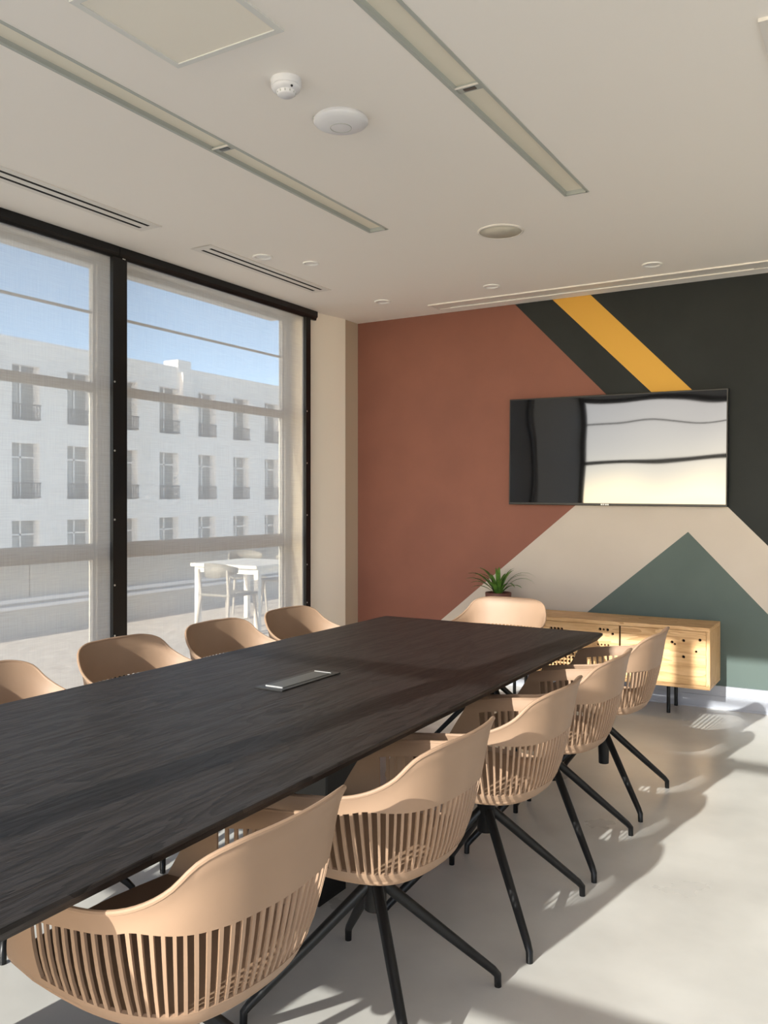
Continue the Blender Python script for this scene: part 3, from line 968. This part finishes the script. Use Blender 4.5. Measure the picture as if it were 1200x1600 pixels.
def tb(t_):
    if t_ > 0.5:
        return 1 - tb(1 - t_)
    for (a, b), (c, d) in zip(KN[:-1], KN[1:]):
        if t_ <= c:
            return b + (d - b) * (t_ - a) / (c - a)
    return 0.5


def shell(t_, w):
    a, b = bot_at(tb(t_)), rim_at(t_)
    p = a.lerp(b, w)
    o = Vector((p.x - 0.02, p.y, 0)).normalized()
    bulge = 0.014 * math.sin(math.pi * min(1.0, w)) * (1 - 0.45 * w)
    under = 0.016 * max(0.0, 1 - w / 0.16) ** 2           # turns in under the seat
    flare = 0.008 * max(0.0, (w - 0.85) / 0.15) ** 2
    return p + o * (bulge - under + flare)


def nrm(t_, w):
    e = 0.004
    du = shell(min(1, t_ + e), w) - shell(max(0, t_ - e), w)
    dv = shell(t_, w + e) - shell(t_, w - e)
    n_ = du.cross(dv).normalized()
    c = shell(t_, w) - Vector((0.02, 0, 0))
    if n_.x * c.x + n_.y * c.y < 0:
        n_ = -n_
    return n_


def w_low(t_):      # lower edge of the solid upper band
    z = rim_at(t_).z; zb = bot_at(tb(t_)).z
    d = 0.040 + max(0.0, (z - 0.692) / 0.118) * 0.122
    return (z - d - zb) / (z - zb)


def w_slot(t_):     # foot of the slots
    z = rim_at(t_).z; zb = bot_at(tb(t_)).z
    return 0.040 / (z - zb)


def sheet(mb, ts, wfun, th, lip=False):
    """solid curved sheet; wfun(t) -> list of w values"""
    nt_ = len(ts)
    outer_, inner_ = [], []
    for t_ in ts:
        ws = wfun(t_)
        ro, ri = [], []
        for w in ws:
            p, n_ = shell(t_, w), nrm(t_, w)
            ro.append(p)
            ri.append(p - n_ * th)
        if lip:
            n_ = nrm(t_, ws[-1])
            top = (ro[-1] + ri[-1]) / 2
            ro.append(ro[-1] + Vector((0, 0, 0.003)) - n_ * th * 0.12)
            ri.append(ri[-1] + Vector((0, 0, 0.003)) + n_ * th * 0.12)
            mid = top + Vector((0, 0, 0.0045))
            ro.append(mid)
            ri.append(mid)
        outer_.append(ro); inner_.append(ri)
    m_ = len(outer_[0])
    v = [p for r in outer_ for p in r] + [p for r in inner_ for p in r]
    off = nt_ * m_
    f = []
    for i in range(nt_ - 1):
        for j in range(m_ - 1):
            a = i * m_ + j
            f.append((a, a + m_, a + m_ + 1, a + 1))
            f.append((off + a, off + a + 1, off + a + m_ + 1, off + a + m_))
        a, b = i * m_, (i + 1) * m_
        f.append((a, off + a, off + b, b))
        if not lip:
            a += m_ - 1; b += m_ - 1
            f.append((a, b, off + b, off + a))
    for i in (0, nt_ - 1):
        for j in range(m_ - 1):
            a = i * m_ + j
            f.append((a, a + 1, off + a + 1, off + a) if i == 0 else (a, off + a, off + a + 1, a + 1))
    mb.add(v, f, True)


NS = 50               # slats round the shell


def lin(a, b, n_):
    return [a + (b - a) * i / (n_ - 1) for i in range(n_)]


def finish(o, angle=40):
    bm_ = bmesh.new(); bm_.from_mesh(o.data)
    bmesh.ops.remove_doubles(bm_, verts=bm_.verts, dist=0.00005)
    bmesh.ops.recalc_face_normals(bm_, faces=bm_.faces)
    for e in bm_.edges:
        if len(e.link_faces) == 2:
            e.smooth = e.calc_face_angle(0) < R(angle)
    bm_.to_mesh(o.data); bm_.free()
    return o


TS = lin(0, T0, 5)[:-1] + lin(T0, 1 - T0, 71) + lin(1 - T0, 1, 5)[1:]


def make_chair():
    c = thing('armchair', '', 'chair')
    mb = MB()
    sheet(mb, TS, lambda t_: lin(w_low(t_), 1.0, 6), 0.0075, lip=True)
    sheet(mb, TS, lambda t_: [0, 0.25 * w_slot(t_), 0.5 * w_slot(t_), 0.75 * w_slot(t_), w_slot(t_)], 0.0075)
    for a, b in ((0, T0), (1 - T0, 1)):
        sheet(mb, lin(a, b, 8), lambda t_: lin(w_slot(t_) - 0.02, w_low(t_) + 0.03, 9), 0.0072)
    mb.tube([shell(t_, 1.0) - nrm(t_, 1.0) * 0.0035 + Vector((0, 0, 0.001)) for t_ in lin(0, 1, 73)], 0.0056, 8)
    finish(mb.build('shell', M['tan'], c))
    # seat pan: dished plate filling the lower outline
    out_ = [shell(t_, 0.55 * w_slot(t_)) - nrm(t_, 0.55 * w_slot(t_)) * 0.003 for t_ in lin(0, 1, 57)]
    fr_ = [(out_[-1].lerp(out_[0], k / 9)) + Vector((0.030 * math.sin(math.pi * k / 9), 0, -0.004 * math.sin(math.pi * k / 9))) for k in range(1, 9)]
    loop = out_ + fr_
    q = len(loop)
    cen = Vector((0.02, 0, 0))
    v, f = [], []
    rads = (1.0, 0.97, 0.85, 0.6, 0.3)
    for s in rads:
        for p in loop:
            z = p.z + 0.002 - 0.014 * (1 - s ** 2)
            v.append((cen.x + (p.x - cen.x) * s, p.y * s, z))
    v.append((cen.x, 0, 0.448))
    for i in range(len(rads) - 1):
        for k in range(q):
            f.append((i * q + k, i * q + (k + 1) % q, (i + 1) * q + (k + 1) % q, (i + 1) * q + k))
    last = (len(rads) - 1) * q
    for k in range(q):
        f.append((last + k, last + (k + 1) % q, len(v) - 1))
    b0 = len(v)
    for s, dz in ((0.985, -0.014), (0.88, -0.022), (0.3, -0.030)):
        for p in loop:
            v.append((cen.x + (p.x - cen.x) * s, p.y * s, p.z + dz))
    for k in range(q):
        f.append((k, b0 + k, b0 + (k + 1) % q, (k + 1) % q))
    for i in range(2):
        for k in range(q):
            f.append((b0 + i * q + k, b0 + (i + 1) * q + k, b0 + (i + 1) * q + (k + 1) % q, b0 + i * q + (k + 1) % q))
    f.append(tuple(b0 + 2 * q + k for k in range(q)))
    finish(MB().add(v, f, True).build('seat', M['tan'], c), 60)
    # slats
    span = 1 - 2 * T0
    pitch = span / NS
    for k in range(NS - 1):
        tc_ = T0 + pitch * (k + 1)
        hw_ = pitch * 0.175
        s_ = MB()
        sheet(s_, [tc_ - hw_, tc_ + hw_], lambda t_: lin(w_slot(t_) - 0.02, w_low(t_) + 0.02, 5), 0.0062)
        finish(s_.build('slat', M['tan'], c), 30)
    MB().lathe([(0.029, 0.27), (0.031, 0.272), (0.031, 0.412), (0.060, 0.418), (0.085, 0.424)], n=20).build('hub', M['black'], c)
    for a in (45, 135, 225, 315):
        ca, sa = math.cos(R(a)), math.sin(R(a))
        MB().tube([(0.018 * ca, 0.018 * sa, 0.345), (0.18 * ca, 0.18 * sa, 0.202), (0.352 * ca, 0.352 * sa, 0.052), (0.368 * ca, 0.368 * sa, 0.034), (0.369 * ca, 0.369 * sa, 0.0)],
                  [0.0165, 0.0155, 0.0125, 0.0115, 0.0105], 12).build('leg', M['black'], c)
    return c


def copy_thing(o):
    r = o.copy()
    COL.objects.link(r)
    for ch in list(o.children):
        d = ch.copy()
        COL.objects.link(d)
        d.parent = r
    return r


CH = [  # x, y, shell turn (deg), label
    (-1.295, 1.355, 180, 'tan slatted chair nearest the camera, at the bottom left corner of the photo'),
    (-1.255, 2.07, 180, 'tan slatted chair second from the camera on the near side of the table'),
    (-1.222, 2.76, 180, 'tan slatted chair in the middle of the five on the near side of the table'),
    (-1.218, 3.41, 180, 'tan slatted chair second from the sideboard on the near side of the table'),
    (-1.222, 4.11, 180, 'tan slatted chair closest to the sideboard on the near side of the table'),
    (-2.61, 1.93, 0, 'tan chair at the left edge of the photo on the window side of the table'),
    (-2.66, 2.65, 0, 'tan chair in front of the black window post on the window side'),
    (-2.66, 3.28, 0, 'tan chair third along the window side, below the outdoor table'),
    (-2.66, 3.885, 0, 'tan chair closest to the beige pier on the window side'),
    (-2.06, 4.74, -90, 'tan chair at the far head of the table, in front of the potted plant'),
]
proto = make_chair()
for i, (x, y, rz, lab) in enumerate(CH):
    o = proto if i == 0 else copy_thing(proto)
    o.location = (x, y, 0)
    o.rotation_euler = (0, 0, R(rz))
    tag(o, lab, 'chair', 'tan slatted armchairs around the table')
    if i == 4:
        MB().tube([(-0.01, -0.03, 0.40), (-0.01, -0.035, 0.145)], [0.031, 0.024], 14).build('column', M['black'], o)
